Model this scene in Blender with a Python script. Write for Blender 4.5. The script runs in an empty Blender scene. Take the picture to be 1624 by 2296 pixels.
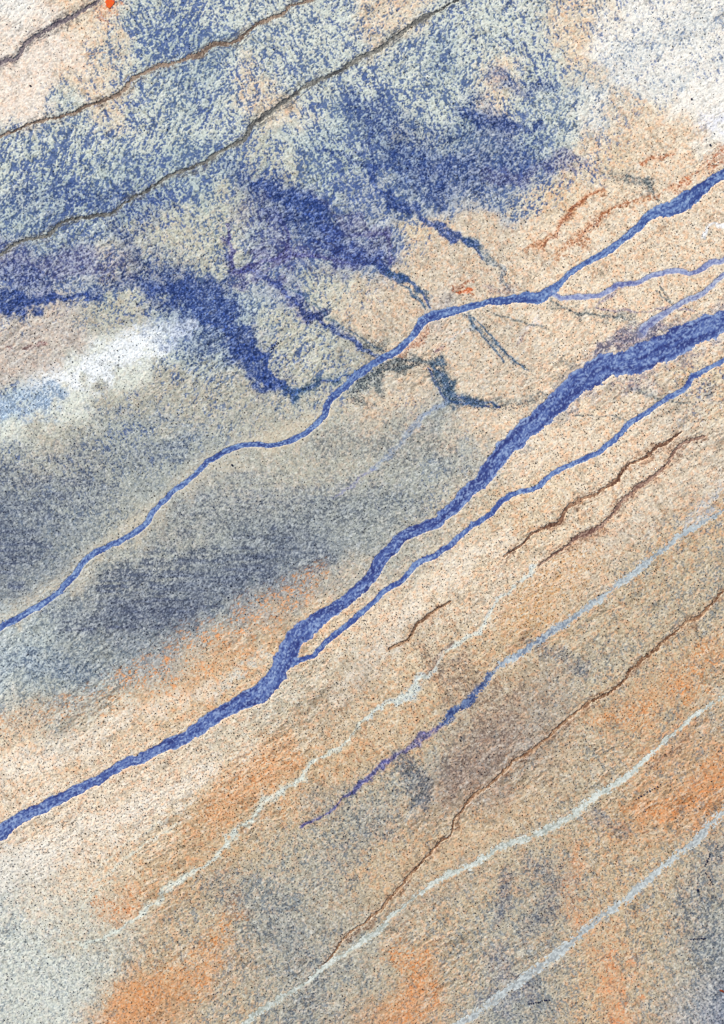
import bpy, math
import numpy as np

# ------------------------------------------------------------------ camera, sky, sun, exposure
scene = bpy.context.scene
col = scene.collection
R = math.radians
FLY = 1500.0                                     # flying height in metres
cam_d = bpy.data.cameras.new('aerial_camera')
cam_d.sensor_fit = 'VERTICAL'
cam_d.sensor_height = 36.0
cam_d.lens = 36.0 * FLY / 1024.0
cam_d.clip_start = 1.0
cam_d.clip_end = 20000.0
cam = bpy.data.objects.new('aerial_camera', cam_d)
col.objects.link(cam)
cam.location = (0, 0, FLY)
scene.camera = cam

SUN_EL, SUN_AZ = 40.0, 315.0                     # from the upper left of the picture (azimuth clockwise from +Y)
w = bpy.data.worlds.new("World")
scene.world = w
w.use_nodes = True
nt = w.node_tree
sky = nt.nodes.new('ShaderNodeTexSky')
sky.sky_type = 'NISHITA'
sky.sun_disc = False
sky.sun_elevation = R(SUN_EL)
sky.sun_rotation = R(SUN_AZ)
nt.links.new(sky.outputs[0], nt.nodes['Background'].inputs['Color'])
nt.nodes['Background'].inputs['Strength'].default_value = 0.10
sl = bpy.data.lights.new('sun', 'SUN')
sl.energy = 4.0
sl.angle = R(0.5)
sl.color = (1.0, 0.955, 0.90)
so = bpy.data.objects.new('sun', sl)
col.objects.link(so)
so.rotation_euler = (R(90 - SUN_EL), 0, R(180 - SUN_AZ))
so.location = (-300, 300, 800)
scene.view_settings.view_transform = 'Standard'
scene.view_settings.look = 'None'
scene.view_settings.gamma = 1
scene.view_settings.exposure = 0.88
LIGHT = np.array([1.72, 1.70, 1.72], np.float32)    # measured: displayed linear value of a white horizontal sheet

# ------------------------------------------------------------------ helpers
S = 724.0 / 1624.0                               # metres per survey unit


def wx(x): return (np.asarray(x, np.float64) - 812.0) * S
def wy(y): return (1148.0 - np.asarray(y, np.float64)) * S


def vn(x, y, seed):
    """value noise, 0..1"""
    x = np.asarray(x, np.float32); y = np.asarray(y, np.float32)
    xf = np.floor(x); yf = np.floor(y)
    xi = xf.astype(np.int64); yi = yf.astype(np.int64)
    fx = x - xf; fy = y - yf
    fx = fx * fx * (3 - 2 * fx); fy = fy * fy * (3 - 2 * fy)

    def h(a, b):
        n = (a * 374761393 + b * 668265263 + seed * 974634777) & 0xffffffff
        n = ((n ^ (n >> 13)) * 1274126177) & 0xffffffff
        n = ((n ^ (n >> 16)) * 2246822519) & 0xffffffff
        n = n ^ (n >> 15)
        return (n & 0xffff).astype(np.float32) / 65535.0
    a = h(xi, yi); b = h(xi + 1, yi); c = h(xi, yi + 1); d = h(xi + 1, yi + 1)
    return (a + (b - a) * fx) * (1 - fy) + (c + (d - c) * fx) * fy


def fbm(x, y, seed, octs=3, gain=0.55):
    t = 0; amp = 1.0; tot = 0
    for i in range(octs):
        t = t + amp * vn(x * 2 ** i + 17.3 * i, y * 2 ** i - 9.1 * i, seed + i * 101)
        tot += amp; amp *= gain
    return t / tot


def rot(x, y, deg, sx, sy):
    """coordinates turned by deg and divided by a grain length sx (along) and sy (across)"""
    c, s = math.cos(R(deg)), math.sin(R(deg))
    return (x * c + y * s) / sx, (-x * s + y * c) / sy


def equal(a):
    """spread a field evenly over 0..1"""
    f = a.ravel()
    smp = np.sort(f[::max(1, f.size // 40000)])
    return np.interp(a, smp, np.linspace(0, 1, smp.size)).astype(np.float32)


def sstep(a, b, v):
    t = np.clip((v - a) / (b - a), 0, 1)
    return t * t * (3 - 2 * t)


def lin(rgb):
    c = np.asarray(rgb, np.float32) / 255.0
    return np.where(c <= 0.04045, c / 12.92, ((c + 0.055) / 1.055) ** 2.4)


def smooth_path(P, step=3.0, jit=3.0):
    """Catmull-Rom through rows (x, y, width)"""
    P = np.array(P, float)
    Q = np.vstack([2 * P[0] - P[1], P, 2 * P[-1] - P[-2]])
    out = []
    for i in range(1, len(Q) - 2):
        p0, p1, p2, p3 = Q[i - 1], Q[i], Q[i + 1], Q[i + 2]
        n = max(1, int(np.hypot(*(p2 - p1)[:2]) / step))
        t = (np.arange(n) / n)[:, None]
        out.append(0.5 * (2 * p1 + (p2 - p0) * t + (2 * p0 - 5 * p1 + 4 * p2 - p3) * t ** 2 + (3 * p1 - p0 - 3 * p2 + p3) * t ** 3))
    out.append(P[-1:])
    o = np.vstack(out)
    o[:, 2] = np.clip(o[:, 2], 2, None)
    bx_, by_ = o[:, 0].copy(), o[:, 1].copy()
    for sc, am in ((22.0, 1.0), (9.0, 0.5)):
        o[:, 0] += jit * am * 2 * (vn(bx_ / sc, by_ / sc, 801) - 0.5); o[:, 1] += jit * am * 2 * (vn(bx_ / sc, by_ / sc, 802) - 0.5)
    return o


# ------------------------------------------------------------------ survey of the plain
PAL = dict(W=(252, 245, 232), P=(248, 225, 193), S=(226, 206, 178), T=(196, 172, 140), O=(218, 180, 136), R=(222, 160, 110),
           G=(186, 182, 164), H=(192, 202, 200), C=(165, 168, 160), B=(124, 130, 138), D=(88, 96, 120), V=(228, 230, 214),
           M=(166, 145, 128), L=(168, 170, 188), Y=(206, 202, 180), Q=(206, 192, 178), E=(238, 212, 174), A=(214, 188, 150), F=(202, 188, 160), J=(220, 222, 208), X=(252, 234, 214))
BASE = """
W X P P V V V V V V V V P P V V V V P P W W W W
X X X P V H H H V V V V P V H V V V P P W W W W
X X P P V H H V P V V V V V H V P V V P W W W W
X X V P V V H V P P V H H V V V P V V W P P W W
VVVVVVVVYVHHHYVHLHVPPPPW
VVVHHHHHYYHHLHLLLLPPEPPP
VHHHHHHYYYHLLLLLLPEPPPPP
HHHHYYYYHLLLLESSSPPPPPPP
LLLQYYYYLLLLLSSSSPPPPPPP
LLLYYYYYLLYYSSSSSSPPPPPP
QQQGYHHHHYYSSSQSSPPPPPPP
QQQVVVHHYYYGGSSSSSPPPPPP
QQVVVGGGGYYGGSSSSSPPPPEE
HVVGGGGGGGGGSSCSSSPPPSSE
VGGCCCCCGGGGGGGSPPPPPPSS
CGGCCCCCGGGGGCCCSPPPPPPS
BCCCCCCGGCCCCCCFEEEPPPSO
BBCCGGCCCBCCCCFSEEEESSSA
BBCCGCCCBBBCCFPPEPPSSAAF
BCCGCBBBBBCFSPEEPPESAAAF
HCCBDDBBCFOPPPPSAAAAFAAA
HHCCCBCFOOEPTTEEAOAAFFAA
HCCHGYOOEEYTTEAAFAFFAAAA
HCCGYOEPYETTEEAFMMFAAOAF
EEEOEPPPYEEAOAAFMMAFAORA
PPPPPPPEEOOAAFFMMMAFAORO
PPPPPPEOOAAFFCMMAAFAAORR
PPPPEEOAAFFFAAAAAAFAOOAF
PPPPEOOAFFFFAAAAFAOAAAAF
HPPEAOAFFCFAAAMAFCAAAAAF
JJJAAOAFFCCAFFAAFCAOAAFC
JJJJFAAFFCCFFFAAFCAAAAFC
JJJJAORAFFCFARFAFCAOAAFL
JJJRROFAFFCFRRFFCCAOAAFL
""".strip().split("\n")
BASE = [r_.replace(" ", "") for r_ in BASE]
BLUE = """
000155543344223433221111
000256654433344343211111
001255544454445414421111
013355542146655525421100
455455544356655655211000
566667755466666566321000
567876534567565554100000
677432334665421000000000
454322245654410000000000
554445444342100000000000
211124543321000000000000
000012443332100000000000
000001223322100000000011
310111111121010000000011
000222210000000100000000
211222100000011100000001
222210000011012100000001
322211011110011000000012
221111112111011000000212
212112222210000000001123
112233221000000000011222
112322000000000000112112
233110000000000001111212
233100000000000001111122
111000000000011011111112
000000000000123001122113
000000000012242012111112
000000001122211111112123
000000012232111122221123
000000122221111123122222
111001233211111233122223
111111223221122133112223
111111123332111344211223
111111123321211234321223
""".split()
DOTS = """
221111111122
111111112221
110011111233
111110022344
222211334455
432122343455
343322234555
343322235655
333333346643
333333568753
334446887544
334788764444
688888655544
788876445544
776754445543
455443444443
234444334433
""".split()


def grid_of(rows, fn):
    return np.array([[fn(ch) for ch in r] for r in rows], np.float32)


def sample(G, u, v):
    """smooth interpolation in a table of cells, u and v in 0..1"""
    ny, nx = G.shape[:2]
    x = np.clip(u * nx - 0.5, 0, nx - 1.001); y = np.clip(v * ny - 0.5, 0, ny - 1.001)
    xi = x.astype(int); yi = y.astype(int)
    fx = x - xi; fy = y - yi
    fx = fx * fx * (3 - 2 * fx); fy = fy * fy * (3 - 2 * fy)
    if G.ndim == 3: fx = fx[..., None]; fy = fy[..., None]
    return (G[yi, xi] * (1 - fx) + G[yi, xi + 1] * fx) * (1 - fy) + (G[yi + 1, xi] * (1 - fx) + G[yi + 1, xi + 1] * fx) * fy


for nm, t, n, m in (('BASE', BASE, 34, 24), ('BLUE', BLUE, 34, 24), ('DOTS', DOTS, 17, 12)):
    assert len(t) == n, (nm, len(t))
    for r in t: assert len(r) == m, (nm, r, len(r))
G_BASE = grid_of(BASE, lambda c: PAL[c])
G_BLUE = grid_of(BLUE, lambda c: int(c) / 9.0)
G_DOTS = grid_of(DOTS, lambda c: int(c) / 9.0)

# beds: (path x, y, width), depth, colours
BED = {}
BED['stream_upper'] = [(1700, 345, 20), (1624, 388, 20), (1585, 412, 22), (1545, 445, 32), (1520, 463, 34), (1480, 475, 26), (1450, 492, 18), (1400, 535, 14), (1350, 568, 13), (1290, 605, 12), (1262, 630, 12), (1240, 650, 17), (1205, 665, 24), (1170, 668, 19), (1120, 675, 16), (1080, 682, 12), (1030, 693, 16), (990, 705, 21), (955, 715, 19), (935, 740, 14), (905, 775, 14), (870, 800, 15), (830, 822, 16), (795, 845, 16), (765, 875, 14), (735, 905, 14), (722, 935, 12), (695, 963, 11), (655, 985, 11), (615, 998, 9), (565, 995, 10), (520, 1007, 12), (495, 1020, 11), (460, 1042, 11), (430, 1070, 10), (390, 1102, 11), (350, 1138, 11), (325, 1175, 12), (295, 1200, 13), (255, 1220, 12), (215, 1240, 13), (185, 1265, 12), (160, 1295, 12), (130, 1328, 12), (80, 1362, 12), (40, 1388, 12), (0, 1408, 13), (-90, 1450, 13)]
BED['stream_fork'] = [(1236, 655, 9), (1272, 669, 9), (1312, 664, 10), (1351, 659, 9), (1387, 641, 10), (1427, 634, 9), (1472, 617, 9), (1512, 609, 9), (1552, 612, 8), (1587, 594, 10), (1622, 584, 10), (1700, 545, 10)]
BED['stream_right'] = [(1700, 580, 9), (1624, 617, 9), (1592, 644, 9), (1557, 667, 10), (1522, 682, 10), (1497, 697, 10), (1467, 719, 14), (1440, 745, 18)]
BED['river'] = [(1710, 690, 44), (1624, 722, 50), (1562, 745, 58), (1500, 775, 60), (1440, 803, 60), (1377, 818, 58), (1312, 848, 54), (1271, 885, 48), (1211, 940, 44), (1151, 990, 40), (1111, 1034, 36), (1081, 1075, 35), (1046, 1108, 31), (1016, 1140, 29), (976, 1174, 25), (911, 1200, 27), (876, 1233, 27), (846, 1268, 28), (816, 1311, 28), (771, 1353, 27), (735, 1373, 31), (701, 1398, 36), (665, 1433, 46), (641, 1473, 46), (621, 1513, 44), (590, 1548, 42), (540, 1576, 34), (490, 1603, 33), (450, 1633, 29), (410, 1657, 26), (370, 1675, 24), (320, 1697, 22), (270, 1720, 21), (220, 1747, 22), (165, 1777, 24), (110, 1802, 25), (55, 1830, 26), (0, 1865, 33), (-90, 1925, 36)]
BED['stream_beside_river'] = [(1700, 765, 10), (1622, 809, 10), (1592, 824, 10), (1557, 842, 10), (1537, 869, 11), (1497, 894, 10), (1457, 922, 10), (1412, 950, 11), (1387, 979, 11), (1342, 1012, 10), (1292, 1037, 10), (1242, 1062, 11), (1201, 1092, 10), (1156, 1107, 10), (1122, 1130, 11), (1097, 1153, 11), (1052, 1186, 10), (1021, 1213, 11), (977, 1246, 11), (931, 1268, 12), (906, 1298, 11), (871, 1321, 12), (841, 1348, 11), (811, 1373, 11), (766, 1413, 11), (735, 1433, 10), (716, 1454, 10), (701, 1471, 9), (675, 1481, 10), (655, 1485, 12)]
BED['bed_blue'] = [(1700, 1085, 9), (1624, 1142, 10), (1582, 1168, 11), (1522, 1206, 14), (1462, 1253, 15), (1402, 1298, 14), (1347, 1341, 16), (1302, 1373, 17), (1261, 1403, 18), (1211, 1436, 16), (1162, 1468, 17), (1121, 1493, 17), (1091, 1528, 17), (1052, 1571, 17), (1011, 1601, 15), (991, 1631, 13)]
BED['bed_white'] = [(1700, 1520, 10), (1624, 1563, 10), (1562, 1603, 8), (1500, 1655, 8), (1427, 1724, 12), (1377, 1760, 16), (1332, 1787, 18), (1292, 1822, 19), (1242, 1852, 18), (1197, 1875, 15), (1152, 1888, 15), (1112, 1905, 15), (1081, 1927, 17), (1037, 1953, 17), (987, 1972, 15), (936, 2007, 11), (901, 2035, 9), (861, 2075, 12), (826, 2103, 15), (781, 2133, 11), (741, 2158, 9), (701, 2193, 10), (661, 2218, 13), (621, 2243, 15), (581, 2268, 15), (556, 2293, 14), (470, 2360, 14)]
BED['bed_pale'] = [(1700, 1765, 20), (1624, 1818, 20), (1592, 1847, 20), (1562, 1883, 18), (1512, 1923, 17), (1472, 1957, 15), (1427, 1998, 18), (1382, 2033, 18), (1332, 2068, 19), (1292, 2103, 20), (1247, 2143, 20), (1202, 2173, 20), (1157, 2208, 18), (1122, 2233, 18), (1082, 2263, 18), (1052, 2283, 18), (960, 2350, 18)]
BED['gully_a'] = [(290, -60, 8), (220, 0, 8), (200, 15, 9), (165, 33, 10), (125, 55, 9), (75, 83, 8), (53, 98, 8), (48, 115, 8), (30, 133, 9), (0, 138, 8), (-80, 150, 8)]
BED['gully_b'] = [(760, -40, 9), (690, 0, 9), (650, 10, 9), (630, 30, 9), (575, 55, 9), (545, 80, 10), (520, 93, 10), (475, 103, 10), (450, 120, 11), (415, 135, 10), (355, 150, 10), (300, 175, 10), (275, 203, 10), (240, 223, 9), (190, 238, 9), (160, 255, 8), (105, 265, 8), (70, 275, 7), (40, 290, 6), (10, 300, 6), (-80, 330, 6)]
BED['gully_c'] = [(1100, -50, 9), (1026, 0, 9), (976, 28, 10), (926, 53, 10), (861, 103, 10), (811, 125, 9), (740, 170, 9), (700, 185, 10), (645, 220, 12), (610, 250, 11), (565, 280, 11), (550, 310, 10), (500, 338, 10), (450, 368, 10), (395, 385, 8), (325, 428, 9), (280, 455, 8), (250, 480, 8), (200, 485, 9), (150, 495, 9), (120, 515, 9), (100, 530, 9), (50, 540, 9), (15, 560, 9), (-80, 620, 9)]
BED['gully_d'] = [(1531, 969, 4), (1481, 999, 6), (1451, 1024, 7), (1406, 1046, 7), (1376, 1084, 7), (1331, 1109, 6), (1276, 1139, 6), (1251, 1173, 6), (1206, 1188, 5), (1171, 1218, 4), (1131, 1248, 3)]
BED['gully_e'] = [(1581, 979, 4), (1521, 999, 5), (1501, 1034, 6), (1451, 1079, 6), (1396, 1124, 7), (1356, 1173, 6), (1301, 1203, 6), (1251, 1238, 4), (1211, 1268, 3)]
BED['gully_f'] = [(1700, 1255, 6), (1623, 1323, 6), (1581, 1368, 7), (1546, 1393, 8), (1506, 1423, 7), (1466, 1458, 7), (1416, 1503, 6), (1406, 1523, 6), (1366, 1553, 7), (1321, 1578, 7), (1271, 1613, 6), (1211, 1668, 6), (1161, 1703, 6), (1131, 1732, 7), (1091, 1765, 7), (1056, 1792, 5), (1036, 1817, 4), (1016, 1842, 4), (1011, 1872, 4), (981, 1897, 5), (931, 1952, 5), (886, 2002, 6), (851, 2042, 6), (811, 2072, 5), (770, 2107, 5), (750, 2137, 4), (720, 2172, 4)]
BED['gully_g'] = [(1011, 1348, 3), (971, 1368, 4), (931, 1403, 6), (916, 1433, 5), (876, 1453, 4)]

# object name, look of the bed: colours (dark, mid, light), how much light fleck, hardness of the edge, depth
LOOK = {
    'stream_upper': ('stream', [(46, 62, 122), (82, 106, 160), (150, 172, 202)], 0.16, 0.8),
    'stream_fork': ('stream', [(88, 94, 146), (132, 142, 182), (184, 190, 208)], 0.20, 0.8),
    'stream_right': ('stream', [(88, 92, 138), (132, 140, 176), (188, 194, 208)], 0.25, 0.8),
    'river': ('river', [(44, 54, 112), (76, 96, 154), (150, 168, 200)], 0.18, 0.8),
    'stream_beside_river': ('stream', [(52, 68, 132), (82, 106, 162), (156, 176, 204)], 0.18, 0.7),
    'bed_blue': ('streambed', None, 0.3, 0.5),
    'bed_white': ('streambed', [(150, 154, 144), (184, 190, 178), (224, 226, 216)], 0.35, 0.5),
    'bed_pale': ('streambed', [(146, 150, 150), (176, 182, 180), (212, 216, 212)], 0.3, 0.5),
    'gully_a': ('gully', [(62, 54, 66), (112, 102, 108), (160, 146, 142)], 0.15, 1.9),
    'gully_b': ('gully', [(92, 76, 66), (142, 120, 104), (182, 160, 138)], 0.15, 1.9),
    'gully_c': ('gully', [(64, 64, 66), (112, 110, 104), (160, 156, 144)], 0.15, 1.9),
    'gully_d': ('gully', [(84, 54, 42), (132, 96, 74), (196, 158, 126)], 0.2, 1.9),
    'gully_e': ('gully', [(96, 64, 56), (140, 108, 92), (190, 160, 140)], 0.2, 1.9),
    'gully_f': ('gully', [(98, 64, 44), (146, 106, 78), (200, 168, 134)], 0.2, 1.9),
    'gully_g': ('gully', [(94, 66, 48), (146, 110, 82), (196, 160, 128)], 0.2, 1.9),
}

# mineral stains and algae on the ground: colour, cover, softness, path
K = (52, 74, 136); KP = (78, 78, 136); KT = (66, 98, 132); KG = (92, 104, 110); N = (30, 40, 92)
STAIN = [
    (KP, .55, 1.0, [(-20, 560, 70), (60, 600, 80), (160, 590, 70), (260, 600, 60)]),
    (K, .95, .5, [(-40, 690, 54), (35, 672, 50), (100, 669, 28), (150, 662, 22), (205, 664, 16)]),
    (K, .45, .8, [(-40, 600, 30), (50, 615, 50), (110, 650, 30)]),
    (K, .6, .6, [(50, 669, 30), (48, 715, 14)]),
    (K, .65, .9, [(190, 662, 28), (270, 645, 30), (330, 640, 40)]),
    (K, .45, .9, [(270, 520, 20), (320, 590, 40), (375, 645, 60)]),
    (K, .86, .7, [(320, 640, 16), (375, 655, 50), (425, 660, 96), (475, 689, 92), (515, 734, 72), (545, 785, 52), (556, 824, 40), (590, 854, 22), (630, 874, 16), (672, 884, 20)]),
    (K, .45, 1.0, [(380, 690, 90), (450, 740, 90), (520, 790, 60)]),
    (K, .85, .5, [(545, 780, 40), (590, 792, 20), (605, 790, 12), (628, 764, 5)]),
    (K, .9, .5, [(590, 800, 16), (600, 844, 20), (640, 872, 20)]),
    (K, .9, .35, [(560, 800, 9), (575, 838, 8), (612, 862, 9), (660, 882, 10), (720, 862, 9), (770, 845, 7), (815, 835, 6)]),
    (K, .9, .35, [(586, 790, 7), (600, 825, 9), (622, 850, 8), (650, 872, 8)]),
    (K, .85, .35, [(500, 560, 6), (530, 600, 9), (575, 612, 10), (620, 632, 9), (650, 662, 10), (690, 700, 9), (730, 728, 8), (775, 762, 8), (820, 782, 7), (850, 800, 6)]),
    (KP, .8, .35, [(510, 500, 6), (516, 550, 8), (520, 590, 10)]),
    (KP, .8, .4, [(530, 610, 8), (590, 585, 8), (650, 575, 9), (720, 582, 8), (790, 588, 9)]),
    (KP, .75, .4, [(620, 480, 6), (650, 530, 9), (628, 580, 8), (600, 606, 8)]),
    (KP, .7, .4, [(750, 520, 6), (800, 525, 9), (860, 530, 9), (880, 560, 7), (872, 596, 7)]),
    (K, .8, .4, [(670, 520, 6), (720, 548, 8), (770, 570, 9)]),
    (K, .85, .35, [(880, 610, 8), (915, 632, 9), (938, 650, 7), (950, 672, 6), (962, 692, 6)]),
    (KT, .8, .35, [(900, 640, 5), (935, 668, 6), (948, 690, 5)]),
    (K, .8, .35, [(1040, 535, 9), (1070, 562, 7), (1085, 580, 6)]),
    (K, .7, .5, [(830, 260, 5), (830, 320, 8), (836, 370, 9)]),
    (K, .7, .5, [(700, 330, 5), (770, 350, 8), (840, 372, 9), (920, 385, 12)]),
    (K, .8, .4, [(976, 826, 7), (995, 850, 8), (1003, 880, 9), (1040, 893, 8), (1090, 905, 7), (1120, 915, 5)]),
    (K, .8, .4, [(960, 830, 5), (985, 868, 7), (1000, 896, 8), (1060, 905, 6), (1100, 918, 6)]),
    (KG, .8, .4, [(800, 830, 6), (850, 818, 8), (900, 806, 8), (950, 808, 9), (975, 822, 8)]),
    (KG, .8, .4, [(800, 850, 6), (840, 838, 7), (890, 826, 8), (940, 822, 7)]),
    (KG, .7, .4, [(1400, 392, 5), (1440, 402, 7), (1460, 425, 6), (1475, 450, 5)]),
    (KG, .7, .4, [(1480, 640, 4), (1492, 665, 5), (1505, 685, 5), (1470, 655, 4)]),
    (KG, .7, .4, [(1236, 672, 4), (1262, 690, 5), (1300, 705, 5), (1350, 708, 5), (1400, 716, 6)]),
    (KT, .8, .4, [(1050, 708, 4), (1075, 745, 6), (1105, 782, 6), (1130, 812, 5)]),
    (KT, .8, .4, [(1062, 712, 4), (1095, 745, 6), (1125, 785, 6), (1160, 812, 5), (1190, 835, 3)]),
    ((150, 84, 60), .7, .4, [(1340, 428, 4), (1290, 458, 6), (1262, 492, 7), (1250, 530, 6), (1215, 548, 5)]),
    ((160, 92, 64), .6, .4, [(1440, 440, 4), (1370, 470, 6), (1330, 505, 6), (1285, 548, 6)]),
    ((160, 92, 64), .55, .4, [(1520, 344, 4), (1475, 355, 5), (1436, 368, 5)]),
    (KT, .55, .7, [(630, 874, 20), (672, 888, 26), (672, 915, 10)]),
    (KT, .6, .7, [(672, 884, 22), (710, 868, 26), (750, 850, 22), (790, 838, 18)]),
    (KP, .7, .6, [(510, 520, 12), (515, 584, 22), (535, 612, 40), (585, 612, 38), (630, 639, 28), (665, 674, 26), (710, 714, 22)]),
    (K, .6, .6, [(590, 615, 20), (660, 665, 22), (710, 714, 22), (750, 744, 16), (800, 774, 12)]),
    (KP, .6, .6, [(560, 560, 18), (620, 575, 26), (700, 578, 22), (812, 590, 24)]),
    (KP, .55, .8, [(690, 440, 20), (780, 500, 24), (860, 530, 16), (880, 590, 12)]),
    (KP, .4, .9, [(600, 470, 40), (640, 540, 40), (620, 600, 20)]),
    (K, .5, .9, [(530, 400, 20), (600, 440, 60), (680, 500, 70), (760, 560, 60)]),
    (K, .86, .65, [(545, 396, 12), (600, 425, 34), (650, 452, 40), (700, 484, 40), (735, 522, 40), (775, 556, 38), (800, 572, 36), (841, 590, 30), (886, 616, 20), (915, 640, 8)]),
    (KT, .6, .6, [(886, 612, 24), (921, 644, 16), (946, 662, 12), (958, 690, 12)]),
    (K, .88, .6, [(826, 370, 10), (846, 425, 20), (886, 452, 24), (936, 475, 26), (986, 505, 26), (1031, 532, 20), (1061, 555, 10)]),
    (KT, .55, .6, [(1045, 535, 20), (1090, 575, 14), (1120, 605, 18), (1135, 640, 14)]),
    (K, .5, .9, [(800, 220, 60), (850, 270, 80), (900, 330, 90), (960, 370, 100)]),
    (K, .62, 1.0, [(925, 375, 30), (975, 380, 50), (1030, 372, 46), (1085, 358, 20)]),
    (K, .55, .9, [(880, 350, 40), (960, 420, 46), (1040, 415, 40), (1110, 395, 50), (1180, 390, 40)]),
    (KP, .5, .9, [(1090, 400, 30), (1180, 400, 34), (1240, 370, 40), (1280, 350, 30)]),
    (K, .75, .8, [(1020, 250, 14), (1065, 268, 22), (1111, 276, 24), (1171, 282, 22), (1211, 290, 14)]),
    (K, .6, .9, [(1110, 160, 30), (1160, 205, 40), (1236, 200, 30)]),
    (K, .4, 1.0, [(1060, 230, 50), (1130, 300, 60), (1160, 340, 60)]),
    (KG, .4, .8, [(1400, 395, 24), (1460, 425, 20)]),
    (KG, .35, .8, [(1346, 385, 14), (1401, 400, 18), (1451, 410, 14), (1470, 430, 14)]),
    (KG, .70, .8, [(811, 862, 56), (886, 816, 36), (941, 811, 30), (976, 824, 30), (996, 859, 30), (1006, 892, 30)]),
    (KG, .4, .8, [(821, 774, 16), (861, 782, 20), (811, 820, 20)]),
    (KG, .45, .8, [(800, 880, 40), (815, 905, 24)]),
    (KT, .7, .7, [(976, 824, 22), (1000, 870, 22), (1010, 900, 24), (1046, 899, 26), (1101, 914, 20)]),
    (KG, .4, .8, [(1060, 895, 20), (1136, 900, 16), (1226, 885, 10)]),
    (KT, .45, .6, [(1046, 704, 12), (1076, 739, 16), (1106, 774, 16), (1136, 799, 14), (1180, 822, 8)]),
    (KG, .4, .7, [(1226, 674, 10), (1271, 699, 14), (1321, 709, 12), (1371, 711, 14), (1421, 722, 24)]),
    ((96, 96, 130), .65, .6, [(1470, 735, 40), (1411, 757, 50), (1371, 770, 34), (1340, 800, 20)]),
    ((120, 110, 140), .3, .9, [(1090, 650, 20), (1130, 655, 26), (1180, 655, 24)]),
    ((98, 92, 104), .3, .7, [(995, 695, 8), (1000, 672, 10), (1012, 655, 8), (1030, 640, 8)]),
    ((228, 108, 60), .75, .6, [(1030, 657, 14), (1050, 655, 16)]),
    ((204, 120, 84), .4, .9, [(1024, 640, 20), (1055, 628, 16)]),
    ((190, 108, 76), .5, .9, [(960, 740, 14), (930, 775, 18), (900, 800, 12)]),
    ((150, 168, 198), .6, .8, [(1001, 899, 6), (946, 934, 13), (916, 964, 11), (891, 994, 11), (856, 1029, 9), (836, 1054, 9)]),
    ((140, 140, 186), .5, .9, [(836, 1054, 7), (795, 1085, 9), (750, 1120, 10)]),
    ((194, 112, 66), .55, .8, [(1346, 425, 6), (1301, 450, 10), (1263, 490, 14), (1251, 525, 12), (1211, 545, 12), (1180, 560, 10)]),
    ((204, 122, 76), .45, .9, [(1540, 400, 10), (1446, 435, 14), (1361, 475, 18), (1301, 535, 22), (1251, 568, 20)]),
    ((214, 128, 84), .4, .9, [(1521, 340, 12), (1480, 352, 8), (1436, 365, 10)]),
    ((216, 124, 84), .35, 1.0, [(1624, 340, 30), (1560, 395, 24), (1500, 420, 18)]),
    ((250, 250, 250), .9, .9, [(1624, 505, 18), (1590, 518, 14), (1574, 535, 10)]),
    ((236, 236, 248), .6, 1.0, [(1640, 260, 40), (1580, 280, 34)]),
    ((248, 250, 250), .88, 1.0, [(-30, 945, 50), (40, 912, 54), (110, 868, 66), (180, 835, 74), (250, 798, 72), (320, 765, 60), (390, 740, 44), (450, 725, 24)]),
    ((120, 150, 184), .68, 1.0, [(-20, 950, 60), (40, 910, 60), (100, 885, 50), (140, 880, 20)]),
    ((130, 150, 178), .30, 1.0, [(330, 745, 30), (420, 745, 50), (480, 790, 40)]),
    ((112, 132, 164), .35, 1.0, [(190, 922, 16), (300, 935, 34), (450, 960, 50), (360, 1010, 34)]),
    ((112, 78, 78), .7, .6, [(10, 786, 6), (20, 786, 11), (32, 785, 4)]),
    ((112, 78, 78), .7, .6, [(52, 783, 9), (62, 781, 10), (78, 777, 5)]),
    ((112, 72, 74), .75, .5, [(84, 776, 8), (94, 773, 12), (99, 773, 5)]),
    ((84, 94, 120), .60, 1.0, [(-60, 1240, 110), (40, 1240, 100), (100, 1215, 50)]),
    ((92, 100, 118), .38, 1.0, [(-60, 1090, 120), (120, 1080, 110), (260, 1040, 80)]),
    ((86, 96, 118), .60, 1.0, [(230, 1320, 60), (380, 1290, 110), (560, 1262, 100), (700, 1250, 50)]),
    ((80, 88, 110), .66, 1.0, [(150, 1405, 30), (260, 1388, 70), (350, 1360, 80), (450, 1345, 60)]),
    ((98, 106, 120), .38, 1.0, [(380, 1180, 80), (640, 1165, 90), (900, 1130, 70)]),
    ((98, 106, 120), .30, 1.0, [(720, 1000, 60), (900, 990, 110), (1010, 1010, 60)]),
    ((84, 110, 150), .30, 1.0, [(60, 1480, 50), (150, 1510, 60), (210, 1520, 30)]),
    ((82, 92, 112), .55, .9, [(880, 1700, 24), (930, 1735, 50), (945, 1775, 44), (935, 1805, 16)]),
    ((120, 102, 92), .4, 1.0, [(940, 1455, 30), (985, 1480, 44), (960, 1500, 30)]),
    ((152, 124, 110), .5, 1.0, [(990, 1520, 50), (1080, 1560, 110), (1120, 1620, 110), (1050, 1690, 90), (1020, 1760, 50)]),
    ((90, 98, 122), .5, .9, [(1140, 1960, 30), (1130, 2010, 34), (1120, 2080, 24)]),
    ((92, 98, 120), .4, 1.0, [(1200, 1930, 50), (1250, 1990, 50), (1180, 2090, 40)]),
    ((98, 104, 140), .35, 1.0, [(1120, 2150, 60), (1180, 2230, 70), (1080, 2240, 40)]),
    ((88, 96, 126), .35, .9, [(1330, 1830, 30), (1390, 1860, 30)]),
    ((90, 104, 130), .4, .9, [(1180, 1440, 30), (1270, 1480, 50), (1310, 1500, 30)]),
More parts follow.
